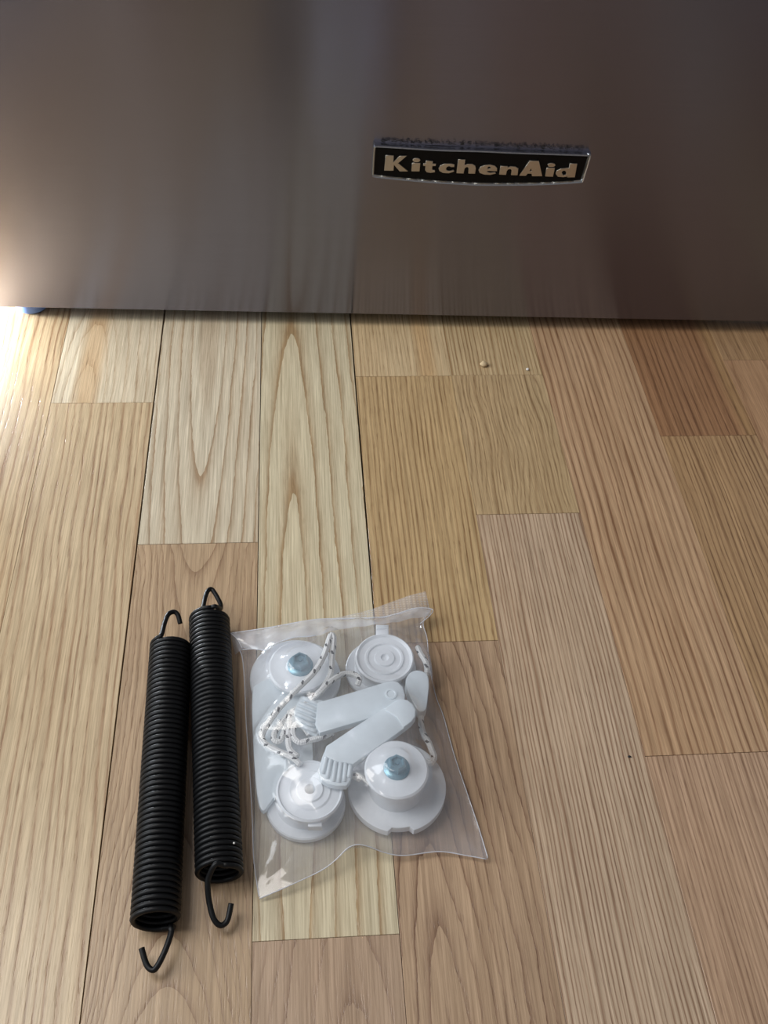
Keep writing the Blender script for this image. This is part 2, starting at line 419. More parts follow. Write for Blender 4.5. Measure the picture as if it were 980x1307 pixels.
# per strip: (far end, near end, material arguments)
XA, XB, XC, XD = SEAM[0], SEAM[1], SEAM[2], SEAM[3]
SPEC = {
 2: [(Y1, Y0, dict(c=((206, 180, 140), (154, 116, 80)), mode='straight', freq=210, tilt=.02, seed=22.3, line=.85, warp=.002))],
 3: [(Y1, jy(120, 514), dict(c=PALE, mode='cath', x0=XA + .020, y0=jy(100, 470) - .03, k=.16, freq=150, seed=1.3, line=.6,
                             band=(XA + .021, .0075, 0.0, (208, 172, 126)))),
     (jy(120, 514), Y0, dict(c=((206, 182, 144), (154, 118, 84)), mode='straight', freq=190, tilt=.03, seed=2.1, line=.8, warp=.0020))],
 4: [(Y1, jy(250, 693.5), dict(c=((216, 202, 174), (166, 138, 106)), mode='cath', x0=sx(261, 520), y0=jy(262, 408), k=.076, r0=.0062, un=.35, freq=150, seed=3.7, line=1.15, warp=.0012, pore=.3)),
     (jy(250, 693.5), Y0, dict(c=((188, 160, 126), (134, 102, 74)), mode='saddle', x0=sx(240, 880), y0=jy(240, 880), k=.17, freq=190, seed=4.4, line=.8, warp=.003))],
 5: [(Y1, jy(415, 1197), dict(c=((216, 202, 168), (164, 134, 96)), mode='cath', x0=sx(376, 800), y0=jy(376, 900), k=.056, r0=.0012, un=.3, freq=112, seed=5.2, line=1.15, warp=.0015, pore=.35)),
     (jy(415, 1197), Y0, dict(c=((186, 158, 130), (138, 108, 86)), mode='cath', x0=sx(450, 1280), y0=jy(450, 1420), k=.2, freq=150, seed=6.6, line=.7, warp=.003))],
 6: [(Y1, jy(570, 479.5), dict(c=((214, 188, 146), (168, 132, 92)), mode='straight', freq=330, seed=7.1, line=.6, band=(sx(540, 440), .006, 0, (212, 176, 128)))),
     (jy(570, 479.5), jy(585, 818.5), dict(c=((202, 172, 126), (146, 112, 74)), mode='straight', freq=300, seed=8.9, line=.85, pore=.6, warp=.0011)),
     (jy(585, 818.5), Y0, dict(c=((188, 158, 126), (122, 90, 68)), mode='cath', x0=sx(560, 1200), y0=jy(550, 1420), k=.13, freq=190, seed=9.4, line=.9, warp=.0024))],
 7: [(Y1, jy(640, 478.5), dict(c=((206, 180, 138), (156, 122, 82)), mode='straight', freq=330, seed=11.5, line=.95, pore=.5, warp=.0009)),
     (jy(640, 478.5), jy(675, 655.5), dict(c=((198, 170, 128), (142, 110, 74)), mode='straight', freq=340, seed=12.2, line=.7, pore=.6, warp=.0042)),
     (jy(675, 655.5), Y0, dict(c=((206, 180, 150), (148, 116, 90)), mode='straight', freq=420, seed=13.8, line=1.2, warp=.0010, pore=.45))],
 8: [(Y1, jy(905, 962), dict(c=((202, 166, 128), (142, 104, 74)), mode='straight', freq=215, seed=14.6, line=.95, warp=.0016, pore=.35)),
     (jy(905, 962), Y0, dict(c=((198, 164, 132), (150, 116, 90)), mode='straight', freq=380, seed=15.3, line=.8, pore=.5, warp=.0008))],
 9: [(Y1, jy(890, 556), dict(c=((168, 126, 90), (116, 80, 54)), mode='straight', freq=200, seed=16.8, line=.85, warp=.0012,
                             band=(SEAM[7] - .0015, .0075, 0.0, (192, 158, 112)))),
     (jy(890, 556), Y0, dict(c=((190, 154, 112), (124, 90, 60)), mode='straight', freq=320, seed=17.4, line=.85, pore=.5, warp=.0014))],
 10: [(Y1, jy(945, 459.5), dict(c=((184, 148, 108), (130, 96, 66)), mode='straight', freq=170, seed=18.6, line=.6)),
      (jy(945, 459.5), Y0, dict(c=((192, 152, 114), (134, 96, 68)), mode='cath', x0=SEAM[7] + .018, y0=.3, k=.06, freq=150, seed=19.9, line=.7))],
}
pal = [PALE, TAN, OAK, PINK, RED, BRN]
def mk(d, i):
    d = dict(d); c = d.pop('c')
    return wood('plank_wood', c[0], c[1], **d)
for i in range(len(cols) - 1):
    if i in SPEC:
        for far, near, d in SPEC[i]:
            plank(cols[i], cols[i + 1], near, far, mk(d, i), gap(i), gap(i + 1), drop=random.uniform(0, .00012))
    else:
        cut = random.uniform(-.2, .5); c1, c2 = random.choice(pal), random.choice(pal)
        plank(cols[i], cols[i + 1], cut, Y1, mk(dict(c=c1, freq=random.uniform(180, 380), seed=i * 3.1), i), gap(i), gap(i + 1))
        plank(cols[i], cols[i + 1], Y0, cut, mk(dict(c=c2, freq=random.uniform(180, 380), seed=i * 4.7), i), gap(i), gap(i + 1))

# ------------------------------------------------------------------ unseen wall and slabs behind the camera, added for the steel's reflection
M['wall'] = simple('grey_wall', (196, 190, 194), 0.8, amp=0.1, nscale=4).m
M['dark_reflected'] = simple('dark_reflected', (12, 11, 12), 0.6, amp=0.2, nscale=12).m
M['reflected_pale'] = simple('pale_reflected', (205, 203, 198), 0.6).m
yw = -0.42
def wbox(name, x0, x1, y0, y1, z0, z1, mat):
    bm = bmesh.new(); box_bm(bm, x0, x1, y0, y1, z0, z1); tag(from_bm(name, bm, mat), kind='structure')
wbox('unseen_wall_near', cols[0] - .02, cols[-1] - .01, yw - .06, yw - .03, 0.0004, 2.0, M['wall'])  # unseen, added to darken the reflection and block ambient from behind
wbox('reflected_slab', -0.48, -0.185, yw - .03, yw - .005, 0.004, 1.95, M['dark_reflected'])  # unseen black slab, added to make the dark band in the steel
wbox('reflected_strip_1', -0.185, -0.09, yw - .03, yw + .004, 0.0004, 1.98, M['reflected_pale'])  # unseen pale strip, added for the lighter band beside the dark one
wbox('reflected_strip_2', -0.56, -0.48, yw - .03, yw + .004, 0.0004, 1.98, M['reflected_pale'])  # matching unseen strip on the slab's other side

# ------------------------------------------------------------------ dishwasher
DH = 0.0105                                       # door bottom above the floor
pa, pb = W(0, 392.5, DH), W(980, 411.2, DH)
du = (pb - pa).normalized(); dn = Vector((du.y, -du.x, 0))      # dn faces the camera
if dn.y > 0: dn = -dn
def DP(px, py, off=0.0):                         # pixel -> (u, v) on the door face
    d = Vector(ray(px, py)); o = Vector((0, 0, CAM_H))
    t = ((pa + dn * off) - o).dot(dn) / d.dot(dn)
    p = o + d * t
    return (p - pa).dot(du), p.z
uc = DP(613, 212)[0]
base = pa + du * uc; base.z = 0
D2W = Matrix(((du.x, 0, dn.x, base.x), (du.y, 0, dn.y, base.y), (0, 1, 0, 0), (0, 0, 0, 1)))  # local (u, v, out)
dish = thing('dishwasher', 'brushed stainless steel dishwasher front with black nameplate, standing over the floor', 'dishwasher', loc=base)
def dbox(name, u0, u1, v0, v1, o0, o1, mat, bev=0.0, parent=dish):
    bm = bmesh.new(); box_bm(bm, u0, u1, v0, v1, o0, o1, D2W)
    if bev: bmesh.ops.bevel(bm, geom=list(bm.edges), offset=bev, segments=3, affect='EDGES', profile=0.5)
    return from_bm(name, bm, mat, parent, angle=0.5)
dbox('door_panel', -0.347, 0.27, DH, 0.78, -0.028, 0.0, M['steel'], 0.0012)
dbox('tub', -0.335, 0.26, 0.10, 0.80, -0.58, -0.030, M['tub'])
dbox('kick_plate', -0.33, 0.255, 0.012, 0.10, -0.150, -0.140, M['plastic_dark'])
# levelling feet
fpx = W(38, 403.0)
for k, (px_, dv) in enumerate(((None, 0), (1, 0))):
    c = Vector((fpx.x, fpx.y + 0.012, 0)) if px_ is None else base + du * 0.252 - dn * ((Vector((fpx.x, fpx.y, 0)) - base).dot(-dn) + .012)
    f = lathe('levelling_foot', [(0, 0.0003), (.0105, .0003), (.0118, .002), (.0112, .007), (.008, .009), (.004, .0095), (0, .0095)], c, M['foot'], dish, 40)
    s = bmesh.new()
    lathe_bm(s, [(0, .0095)] + [(.0042 + .0006 * (j % 2), .0095 + j * .0018) for j in range(51)] + [(0, .0995 + .001)], c, 20)
    from_bm('threaded_stem', s, M['foot_zinc'], f, smooth=True)

# nameplate
def z4(x, y): return DP(470 + x / 6.533, 180 + y / 6.533, 0.003)
def z5(x, y): return DP(610 + x / 6.533, 180 + y / 6.533, 0.003)
def uvp(l):                                      # to door local
    return [Vector((u - uc, v, 0)) for u, v in l]
outer = uvp([z4(34, 300), z4(24, 280), z4(28, 180), z4(36, 60), z4(48, 36), z4(75, 29), z4(300, 42), z4(600, 60), z5(0, 68), z5(300, 82), z5(600, 92), z5(910, 103), z5(940, 108), z5(946, 122),
             z5(930, 180), z5(905, 262), z5(882, 335), z5(868, 349), z5(820, 356), z5(640, 367), z5(450, 374), z5(200, 377), z5(0, 376), z4(760, 368), z4(550, 356), z4(330, 337), z4(150, 319), z4(60, 309)])
def inset(pts, d):
    c = sum(pts, Vector()) / len(pts); out = []
    n = len(pts)
    for i in range(n):
        a, b, q = pts[i - 1], pts[i], pts[(i + 1) % n]
        t = ((b - a).normalized() + (q - b).normalized()).normalized()
        nn = Vector((-t.y, t.x, 0))
        if nn.dot(c - b) < 0: nn = -nn
        out.append(b + nn * d)
    return out
def loft(name, loops, mat, parent, capend=True, angle=0.6):
    bm = bmesh.new(); R = []
    for pts, o in loops:
        R.append([bm.verts.new(D2W @ Vector((p.x, p.y, o))) for p in pts])
    n = len(R[0])
    for A, B in zip(R[:-1], R[1:]):
        for i in range(n):
            j = (i + 1) % n
            bm.faces.new((A[i], A[j], B[j], B[i]))
    if capend:
        bm.faces.new(R[-1]); bm.faces.new(list(reversed(R[0])))
    return from_bm(name, bm, mat, parent, angle=angle)
outer_s = spline(outer, 3, True)
badge = loft('badge', [(inset(outer_s, .0006), 0.0), (inset(outer_s, .0008), .0026)], M['badge_black'], dish)
badge['label'] = 'black inset nameplate with raised lettering'
loft('rim', [(outer_s, 0.0), (inset(outer_s, .0002), .0022), (inset(outer_s, .0007), .0036), (inset(outer_s, .0012), .0030), (inset(outer_s, .0016), .0036), (inset(outer_s, .0023), .0024)], M['chrome'], badge, capend=False)
def ell(c, rx, ry, f, n=20): return [f(c[0] + rx * math.cos(2 * math.pi * k / n), c[1] + ry * math.sin(2 * math.pi * k / n)) for k in range(n)]
def P4(*l): return [z4(*p) for p in l]
def P5(*l): return [z5(*p) for p in l]
GL = [
 [P4((146, 118), (210, 120), (206, 178), (262, 124), (318, 121), (246, 182), (328, 249), (262, 249), (212, 192), (208, 243), (134, 242))],
 [P4((366, 182), (431, 182), (425, 249), (361, 248)), ell((401, 157), 30, 16, z4)],
 [P4((480, 163), (536, 167), (533, 186), (562, 188), (560, 204), (532, 204), (530, 232), (537, 240), (553, 241), (553, 256), (520, 261), (488, 256), (475, 240), (478, 204), (459, 203), (460, 187), (478, 185))],
 [P4((690, 187), (715, 194), (714, 213), (692, 213), (672, 205), (652, 214), (645, 230), (653, 243), (676, 248), (710, 240), (713, 251), (670, 265), (620, 261), (594, 246), (587, 225), (600, 204), (635, 189))],
 [P4((750, 153), (806, 153), (800, 200), (826, 190), (865, 190), (889, 204), (894, 226), (888, 268), (835, 267), (838, 226), (830, 213), (815, 213), (801, 226), (792, 266), (736, 264))],
 [P5((156, 247), (72, 245), (77, 256), (97, 263), (140, 258), (146, 268), (100, 278), (50, 275), (15, 262), (5, 240), (20, 215), (55, 200), (100, 195), (140, 205), (157, 225)), P5((76, 230), (104, 229), (106, 214), (92, 208), (79, 214))],
 [P5((188, 207), (246, 209), (243, 222), (270, 210), (310, 212), (333, 228), (328, 281), (275, 280), (281, 241), (270, 229), (252, 231), (238, 246), (232, 278), (177, 276))],
 [P5((430, 164), (505, 164), (533, 289), (450, 289), (447, 268), (412, 268), (397, 286), (345, 284)), P5((425, 250), (447, 250), (444, 220))],
 [P5((572, 222), (638, 222), (623, 293), (560, 291)), ell((612, 198), 30, 15, z5)],
 [P5((766, 187), (824, 187), (805, 298), (745, 299), (748, 290), (710, 298), (665, 293), (648, 270), (656, 245), (690, 229), (740, 223), (759, 224)), ell((716, 263), 20, 20, z5)],
]
for g in GL:
    cu = bpy.data.curves.new('letter', 'CURVE'); cu.dimensions = '2D'; cu.fill_mode = 'BOTH'
    cu.extrude = 0.0004; cu.bevel_depth = 0.00012; cu.bevel_resolution = 1
    for pts in g:
        s = cu.splines.new('POLY'); s.points.add(len(pts) - 1); s.use_cyclic_u = True
        for q, (u, v) in zip(s.points, pts): q.co = (u - uc, v, 0, 1)
    co = bpy.data.objects.new('letter_curve', cu); COL.objects.link(co)
    dg = bpy.context.evaluated_depsgraph_get()
    me = bpy.data.meshes.new_from_object(co.evaluated_get(dg))
    bpy.data.objects.remove(co); bpy.data.curves.remove(cu)
    me.transform(Matrix.Translation((0, 0, .0030))); me.transform(D2W)
    o = link('letter', me, M['letter'], badge, smooth=False)
# lint caught along the top of the nameplate
bm = bmesh.new()
tl, tr_ = z4(110, 26), z5(900, 96)
for k in range(260):
    s = random.random(); u = tl[0] + (tr_[0] - tl[0]) * s - uc; v = tl[1] + (tr_[1] - tl[1]) * s
    p = Vector((u, v + random.uniform(.0002, .0024), random.uniform(.0002, .0009)))
    q = p + Vector((random.uniform(-.0022, .0022), random.uniform(-.0003, .0006), random.uniform(-.0002, .0005)))
    mid = (p + q) / 2 + Vector((0, random.uniform(-.0005, .0007), .0003))
    tube_bm(bm, [D2W @ p, D2W @ mid, D2W @ q], .00014, 4, uv=False)
o = from_bm('lint', bm, M['dust'], badge); tag(o, 'dark lint along the top edge', kind='stuff')

# ------------------------------------------------------------------ springs
def spring(label, top, bot, r, turns, wire, hooks, phase):
    """top / bot: axis points in the world at height r"""
    root = thing('coil_spring', label, 'spring', 'pair of coil springs', loc=((top.x + bot.x) / 2, (top.y + bot.y) / 2, 0))
    ax = (top - bot); L = ax.length; ax.normalize()
    sx_ = ax.cross(Vector((0, 0, 1))).normalized(); up = sx_.cross(ax)
    n = 26; N = int(round(turns * n)); path = []
    for i in range(N + 1):
        a = phase - 2 * math.pi * i / n
        path.append(bot + ax * (L * i / N) + (sx_ * math.cos(a) + up * math.sin(a)) * (r - wire / 2))
    bm = bmesh.new(); tube_bm(bm, path, wire / 2, 9, uv=False)
    from_bm('coil', bm, M['black_wire'], root, smooth=True)
    for (fac, h), e, nxt in zip(hooks, (path[-1], path[0]), (path[-4], path[3])):
        t = (e - nxt).normalized()               # the hook carries on from the end of the coil
        pts = [nxt.lerp(e, .6), e, e + t * wire * fac] + [W(*p) for p in h]
        tube('hook', spline(pts, 8), wire * 0.5, M['black_wire'], root, 10)
    return root
R1 = 0.0108
def axis(pt, pb, r):
    a, b = W(pt[0], pt[1], r), W(pb[0], pb[1], r); return a, b
a, b = axis((218, 824), (198, 1176), R1)
spring('left of two black coil springs, nearer the camera, its far hook open', a, b, R1, 53 + 182 / 360, (a - b).length / 53.5 * 0.97,
       [(.4, [(207, 807, .0190), (210, 795, .0170), (215, 784, .0155), (222, 781, .0145), (227, 785, .0135), (230, 796, .0115)]),
        (.8, [(218, 1183, .0080), (218.5, 1190, .0085), (212, 1210, .0085), (202, 1231, .0075), (195, 1238, .0065), (187, 1231, .0065), (180.5, 1210, .008)])], math.radians(-60))
a, b = axis((267, 789), (280, 1116), R1)
spring('right of two black coil springs, beside the bag, its far hook closed into a triangle', a, b, R1, 54 + 5 / 360, (a - b).length / 54 * 0.97,
       [(.8, [(281, 777, .0150), (281, 770, .0140), (274, 757, .0138), (269.5, 752, .014), (265, 754.5, .015), (262, 762, .016), (260, 771, .0170), (259, 778, .0180)]),
        (1.4, [(266.5, 1119, .0170), (265, 1130, .0145), (267, 1151, .0105), (272.5, 1172, .008), (281, 1181, .0065), (290, 1175, .0065), (295, 1153, .0085)])], math.radians(78))
c = W(298.5, 1076, 2 * R1 - .0012)
bm = bmesh.new(); bmesh.ops.create_icosphere(bm, subdivisions=1, radius=.00055)
for v in bm.verts: v.co = v.co * random.uniform(.8, 1.2) + c
tag(from_bm('crumb', bm, M['crumb'], None, smooth=True), 'tiny white crumb on the near end of the right spring', 'crumb')

# ------------------------------------------------------------------ bag contents
OBST = []                                         # (polygon or disc, top z) for draping the film
def disc_obst(c, r, z): OBST.append(('d', c.x, c.y, r, z))
def poly_obst(pts, z): OBST.append(('p', [(p[0], p[1]) for p in pts], z))
def px_r(r, px, py, z):                           # radius in pixels -> metres
    a, b = W(px - r, py, z), W(px + r, py, z); return (b - a).length / 2
def pulley(label, fl, frpx, fz0, fz1, hb, hrpx, hz, bolt=False, hole=False, tabs=(), notch=False):
    """flange (pixel centre, radius), hub drum above it, all standing on z = fz0"""
    fc = W(fl[0], fl[1], fz1); fr = px_r(frpx, fl[0], fl[1], fz1)
    hc = W(hb[0], hb[1], hz); hr = px_r(hrpx, hb[0], hb[1], hz)
    fc.z = hc.z = 0
    root = thing('pulley', label, 'pulley', 'pulleys in the bag', loc=(fc.x, fc.y, 0))
    if notch:                                     # flange outline with a small notch at the near side
        pts = []
        for k in range(96):
            a = -math.pi / 2 + 2 * math.pi * k / 96
            rr = fr - (.0022 if (k <= 3 or k >= 93) else 0) + 0
            pts.append((fc.x + .0005 + rr * math.cos(a), fc.y + rr * math.sin(a)))
        prism('flange', pts, fz0, fz1, M['nylon'], root, .0004)
    else:
        q0 = hr * .145 if hole else 0
        lathe('flange', [(q0, fz1), (q0, fz0), (fr - .0004, fz0), (fr, fz0 + .0004), (fr, fz1 - .0006), (fr - .0006, fz1), (q0, fz1)], fc, M['nylon'], root)
    disc_obst(fc, fr, fz1)
    # drum: skewed lathe between the flange and the cap
    bm = bmesh.new()
    prof = [(hr * .90, fz1), (hr * .86, fz1 + (hz - fz1) * .25), (hr * .86, hz - .0042), (hr * .99, hz - .0030), (hr, hz - .0022), (hr, hz - .0008), (hr - .0008, hz)]
    if bolt: prof += [(hr * .62, hz - .0002), (hr * .55, hz + .0003), (hr * .40, hz + .0003), (0, hz + .0003)]
    elif hole: prof += [(hr * .90, hz - .0008), (hr * .66, hz - .0006), (hr * .60, hz), (hr * .42, hz), (hr * .38, hz + .0008), (hr * .16, hz + .0008), (hr * .145, hz), (hr * .145, fz1)]
    else: prof += [(hr * .86, hz - .0012), (hr * .68, hz - .0012), (hr * .64, hz - .0004), (hr * .58, hz - .0004), (hr * .54, hz - .0012), (hr * .36, hz - .001), (hr * .32, hz - .0002), (hr * .14, hz), (hr * .09, hz - .0012), (0, hz - .0014)]
    lathe_bm(bm, prof, (0, 0, 0), 72)
    for v in bm.verts:
        t = min(max((v.co.z - fz1) / (hz - fz1), 0), 1)
        q = fc.lerp(hc, t); v.co.x += q.x; v.co.y += q.y
    from_bm('hub', bm, M['nylon'], root, angle=0.5)
    disc_obst(hc, hr, hz)
    for (tx0, ty0, tx1, ty1, tz) in tabs:
        p = [W(tx0, ty1, tz), W(tx1, ty1, tz), W(tx1, ty0, tz), W(tx0, ty0, tz)]
        prism('tab', p, tz - .004, tz, M['nylon'], root, .0004)
    if bolt:
        br = hr * (16.8 / 41)
        b = lathe('bolt', [(0, hz), (br, hz + .0003), (br, hz + .0010), (br * .93, hz + .0013), (br * .70, hz + .0018), (0, hz + .0018)], hc, M['zinc'], root, 48)
        b['label'] = 'blue-grey flanged hex bolt'
        bm = bmesh.new(); hx = br * .70
        lathe_bm(bm, [(hx, hz + .0016), (hx, hz + .0058), (hx * .86, hz + .0066), (hx * .66, hz + .0066), (hx * .58, hz + .0054), (hx * .30, hz + .0054), (hx * .22, hz + .0060), (0, hz + .0060)], hc, 6, a0=math.pi / 6 + .05)
        from_bm('hex_head', bm, M['zinc'], b, smooth=False)
        disc_obst(hc, br * .75, hz + .0066)
    return root
pulley('white plastic pulley with a bolt, upper left in the bag behind the looped cord', (377, 864), 58, .0012, .0042, (383, 850), 40, .0150, bolt=True)
pulley('white plastic pulley without a bolt, upper right in the bag, with a square tab', (486, 853), 45, .0012, .0042, (491, 839), 37.5, .0155, tabs=[(480, 797, 496, 812, .0151)])
pulley('white plastic pulley with an open centre hole, lower left in the bag', (390, 1023), 51, .0012, .0050, (395.5, 1008), 43, .0175, hole=True, tabs=[(393, 1046, 411, 1055, .0150)])
pulley('white plastic pulley with a bolt, lower right in the bag, on the widest flange', (505.5, 1003), 62.5, .0030, .0075, (506, 981), 41, .0235, bolt=True, notch=True)

def PX(l, z): return [W(x, y, z) for x, y in l]
def smooth_poly(l, n=4): return spline(l, n, True)
def arm(label, name, body, z0, z1, comb=None, ridges=(), cap=None, rz=.0012, group=None, boss=None):
    pb = PX(body, z1)
    if not comb: pb = spline(pb, 3, True)
    c = sum(pb, Vector()) / len(pb)
    root = thing(name, label, 'link', group, loc=(c.x, c.y, 0))
    prism('strap', pb, z0, z1, M['nylon2'], root, .0007)
    poly_obst(pb, z1)
    if comb:
        pc = PX(comb, z1 - .0015); prism('comb_block', pc, z0 - .001, z1 - .0015, M['nylon2'], root, .0006)
        poly_obst(pc, z1)
        for (x0, y0, x1, y1) in ridges:
            bm = bmesh.new()
            p, q = W(x0, y0, z1 - .0012), W(x1, y1, z1 - .0016)
            tube_bm(bm, [p, p.lerp(q, .33), p.lerp(q, .66), q], .0011, 8, uv=False)
            from_bm('ridge', bm, M['nylon2'], root, smooth=True)
    if cap:
        pc = PX(cap, z1 + .0006); prism('end_cap', pc, z1 - .001, z1 + .0006, M['nylon2'], root, .0004)
        poly_obst(pc, z1 + .0006)
    if boss:
        lathe('boss', [(0, z1 - .001), (.0032, z1 - .001), (.0030, z1 + .0005), (.0022, z1 + .0006), (.0018, z1 + .0002), (0, z1 + .0002)], Vector((*W(boss[0], boss[1], z1).xy, 0)), M['nylon2'], root, 32)
    return root
arm('white plastic link strap, upper of two in the bag, ridged end over the cord', 'link_strap',
    [(405, 896), (418, 892.5), (455, 881.5), (489, 871), (500, 868.5), (508, 870), (514, 876), (517, 886), (516, 897), (512, 903), (470, 917), (430, 929), (408, 935.5), (402, 925)],
    .0165, .0205,
    comb=[(384, 888), (396, 889), (412, 893.5), (416, 905), (412, 934), (404, 937), (392, 932), (378, 921), (375, 909), (380, 894)],
    ridges=[(386, 891, 408, 900), (381.5, 897, 406, 907.5), (379, 904, 404, 914.5), (377.5, 911, 402, 921.5), (379.5, 918, 402, 928), (388, 927.5, 404, 934)],
    group='link straps in the bag', boss=(499, 886))
arm('white plastic link strap, lower of two in the bag, ridged end over the hollow pulley', 'link_strap',
    [(416, 952), (450, 929), (490, 903.5), (505, 893.5), (512, 891.5), (520, 893), (527, 898), (531, 906), (530.5, 915), (525.5, 922), (507, 936), (468, 963), (451, 975), (430, 972), (414, 965)],
    .0200, .0240,
    comb=[(416, 953), (432, 956), (452, 972), (450, 985), (447, 996), (442, 1003), (430, 1003), (417, 1000), (407, 993), (406.5, 981), (411, 966)],
    ridges=[(418, 962, 411.5, 988), (423, 965, 417.5, 994), (429, 968, 425, 998), (435, 971, 432, 999), (441, 974, 439, 998), (447, 977, 445, 993)],
    cap=[(490, 905), (505, 894.5), (512, 892.5), (520, 894), (526.5, 899), (530, 906), (529.5, 914.5), (525, 921), (515, 928), (506, 915)],
    group='link straps in the bag')
arm('rounded white plastic link at the right edge of the bag, above a hanging cord end', 'cord_link',
    [(517.5, 870), (520.5, 861), (526, 856.5), (533, 855), (540.5, 857), (546, 862), (547.5, 874), (546, 890), (544, 904), (539, 908), (534, 907), (527, 897), (520.5, 883)],
    .0085, .0150)
arm('flat white plastic bracket lying at the left edge of the bag, under the cord', 'bracket',
    [(322, 885), (330, 872), (350, 866), (385, 880), (396, 920), (398, 985), (372, 1000), (348, 1020), (336, 1035), (328, 1015), (323, 950)],
    .0052, .0085)

def cord(label, strands, r=.00150, group='cords in the bag'):
    p0 = W(*strands[0][0])
    root = thing('cord', label, 'cord', group, loc=(p0.x, p0.y, 0))
    for s in strands:
        pts = spline([W(*p) for p in s], 10)
        tube('strand', pts, r, M['cord'], root, 12)
        for p in pts[::3]: disc_obst(p, r * 1.2, p.z + r)
    return root
cord('white cord with black flecks looped over the bolt pulley at the left of the bag',
  [[(383, 976, .0185), (374, 968, .0180), (364, 963, .0170), (351, 957, .0150), (340, 950.5, .0135), (334.5, 942, .0135), (337, 932, .0145), (346, 918, .0165), (358, 902, .019), (379, 880, .0215), (400, 859, .0220), (412, 840, .0215), (418, 823, .0205), (422, 811, .0195),
    (425.5, 813, .0195), (425.5, 824, .0195), (423.8, 840, .0190), (422.5, 858, .0180), (416, 872, .0165), (408, 885, .0155)],
   [(456, 875, .0165), (458.5, 866, .0180), (450, 860.5, .0185), (439, 860, .0190), (429, 865, .0205), (418, 873, .0215), (407, 884, .0215), (392, 896, .018), (375, 907, .017), (361, 921, .0165), (351, 934, .0155), (350, 944, .0150), (357, 946, .0150), (362, 936, .0155), (367, 922, .0165), (370, 908, .0170)],
   [(369, 912, .0165), (369, 928, .0165), (368, 947, .0165), (371, 958, .0165), (380, 966, .0170)],
   [(395, 938, .0150), (385, 925, .0165), (377, 925, .0170), (373.5, 934, .0170), (376, 943, .0170), (383, 947.5, .0170), (394, 945.5, .0165), (410, 941, .0160), (425, 935, .0150)],
   [(437, 986, .0150), (447, 988, .0165), (455, 992, .0165), (459.5, 995, .0155)]])
cord('short white cord with black flecks hanging down the right side of the bag',
  [[(533, 826, .0120), (537, 835, .0130), (543, 845, .0130), (545, 856, .0110), (543, 872, .0070), (541, 890, .0068), (539, 905, .0085), (537.5, 915, .0100), (537.5, 926, .0110), (541, 938, .0115), (546.5, 947, .0115), (551, 958, .0115), (554, 967, .0115), (550.5, 974, .0115), (545, 972, .0100)]])

# ------------------------------------------------------------------ the clear bag
def curve_pts(pts, n):
    P = spline([W(*p) for p in pts], 12)
    d = [0]
    for a, b in zip(P[:-1], P[1:]): d.append(d[-1] + (b - a).length)
    out = []
    for s in np.linspace(0, d[-1], n):
        i = min(max(int(np.searchsorted(d, s)) - 1, 0), len(P) - 2)
        t = (s - d[i]) / max(d[i + 1] - d[i], 1e-9); out.append(P[i].lerp(P[i + 1], t))
    return np.array([list(p) for p in out])
NU, NV = 130, 170
TOP = [(300, 812, .0085), (340, 802, .0100), (400, 792, .0110), (437, 790.5, .0105), (491, 788, .0100), (529, 777.5, .0090), (549, 778.5, .0070)]
BOT = [(331, 1147, .0020), (370, 1130, .0050), (410, 1111, .0070), (430, 1096, .0090), (443, 1083, .0105), (456, 1078, .0105), (472, 1081, .0090), (490, 1088, .0060), (515, 1092, .0040), (560, 1087, .0030), (595, 1092, .0025), (623, 1097, .0030)]
LEFT = [(300, 812, .0085), (304, 826, .0050), (309, 839, .0040), (312, 870, .0035), (314, 920, .0030), (319, 990, .0025), (322, 1050, .0025), (324, 1100, .0025), (331, 1147, .0020)]
RIGHT = [(549, 778.5, .0070), (540, 795, .0070), (545, 815, .0060), (548, 850, .0045), (556, 888, .0030), (566, 915, .0025), (580, 965, .0020), (597, 1015, .0020), (612, 1060, .0020), (623, 1097, .0030)]
ct, cb, cl, cr = curve_pts(TOP, NU), curve_pts(BOT, NU), curve_pts(LEFT, NV), curve_pts(RIGHT, NV)
us = np.linspace(0, 1, NU)[None, :, None]; vs_ = np.linspace(0, 1, NV)[:, None, None]
G = (1 - vs_) * ct[None] + vs_ * cb[None] + (1 - us) * cl[:, None] + us * cr[:, None] \
    - ((1 - us) * (1 - vs_) * ct[0] + us * (1 - vs_) * ct[-1] + (1 - us) * vs_ * cb[0] + us * vs_ * cb[-1])
gx, gy = G[..., 0], G[..., 1]
zo = np.full(gx.shape, 0.0010)
def in_poly(pts, X, Y):
    ins = np.zeros(X.shape, bool); n = len(pts)
    for i in range(n):
        x1, y1 = pts[i]; x2, y2 = pts[(i + 1) % n]
        if abs(y1 - y2) < 1e-12: continue
        c = ((y1 > Y) != (y2 > Y)) & (X < (x2 - x1) * (Y - y1) / (y2 - y1) + x1)
        ins ^= c
    return ins
for ob in OBST:
    if ob[0] == 'd':
        _, cx, cy, r, z = ob
        mk_ = (gx - cx) ** 2 + (gy - cy) ** 2 < (r + .0016) ** 2
    else:
        c = np.mean(np.array(ob[1]), 0)
        mk_ = in_poly([tuple(c + (np.array(p) - c) * 1.04) for p in ob[1]], gx, gy); z = ob[2]
    zo[mk_] = np.maximum(zo[mk_], z + .0007)
Z = np.maximum(G[..., 2], zo)
bz = G[..., 2].copy()
Z[0], Z[-1], Z[:, 0], Z[:, -1] = bz[0], bz[-1], bz[:, 0], bz[:, -1]
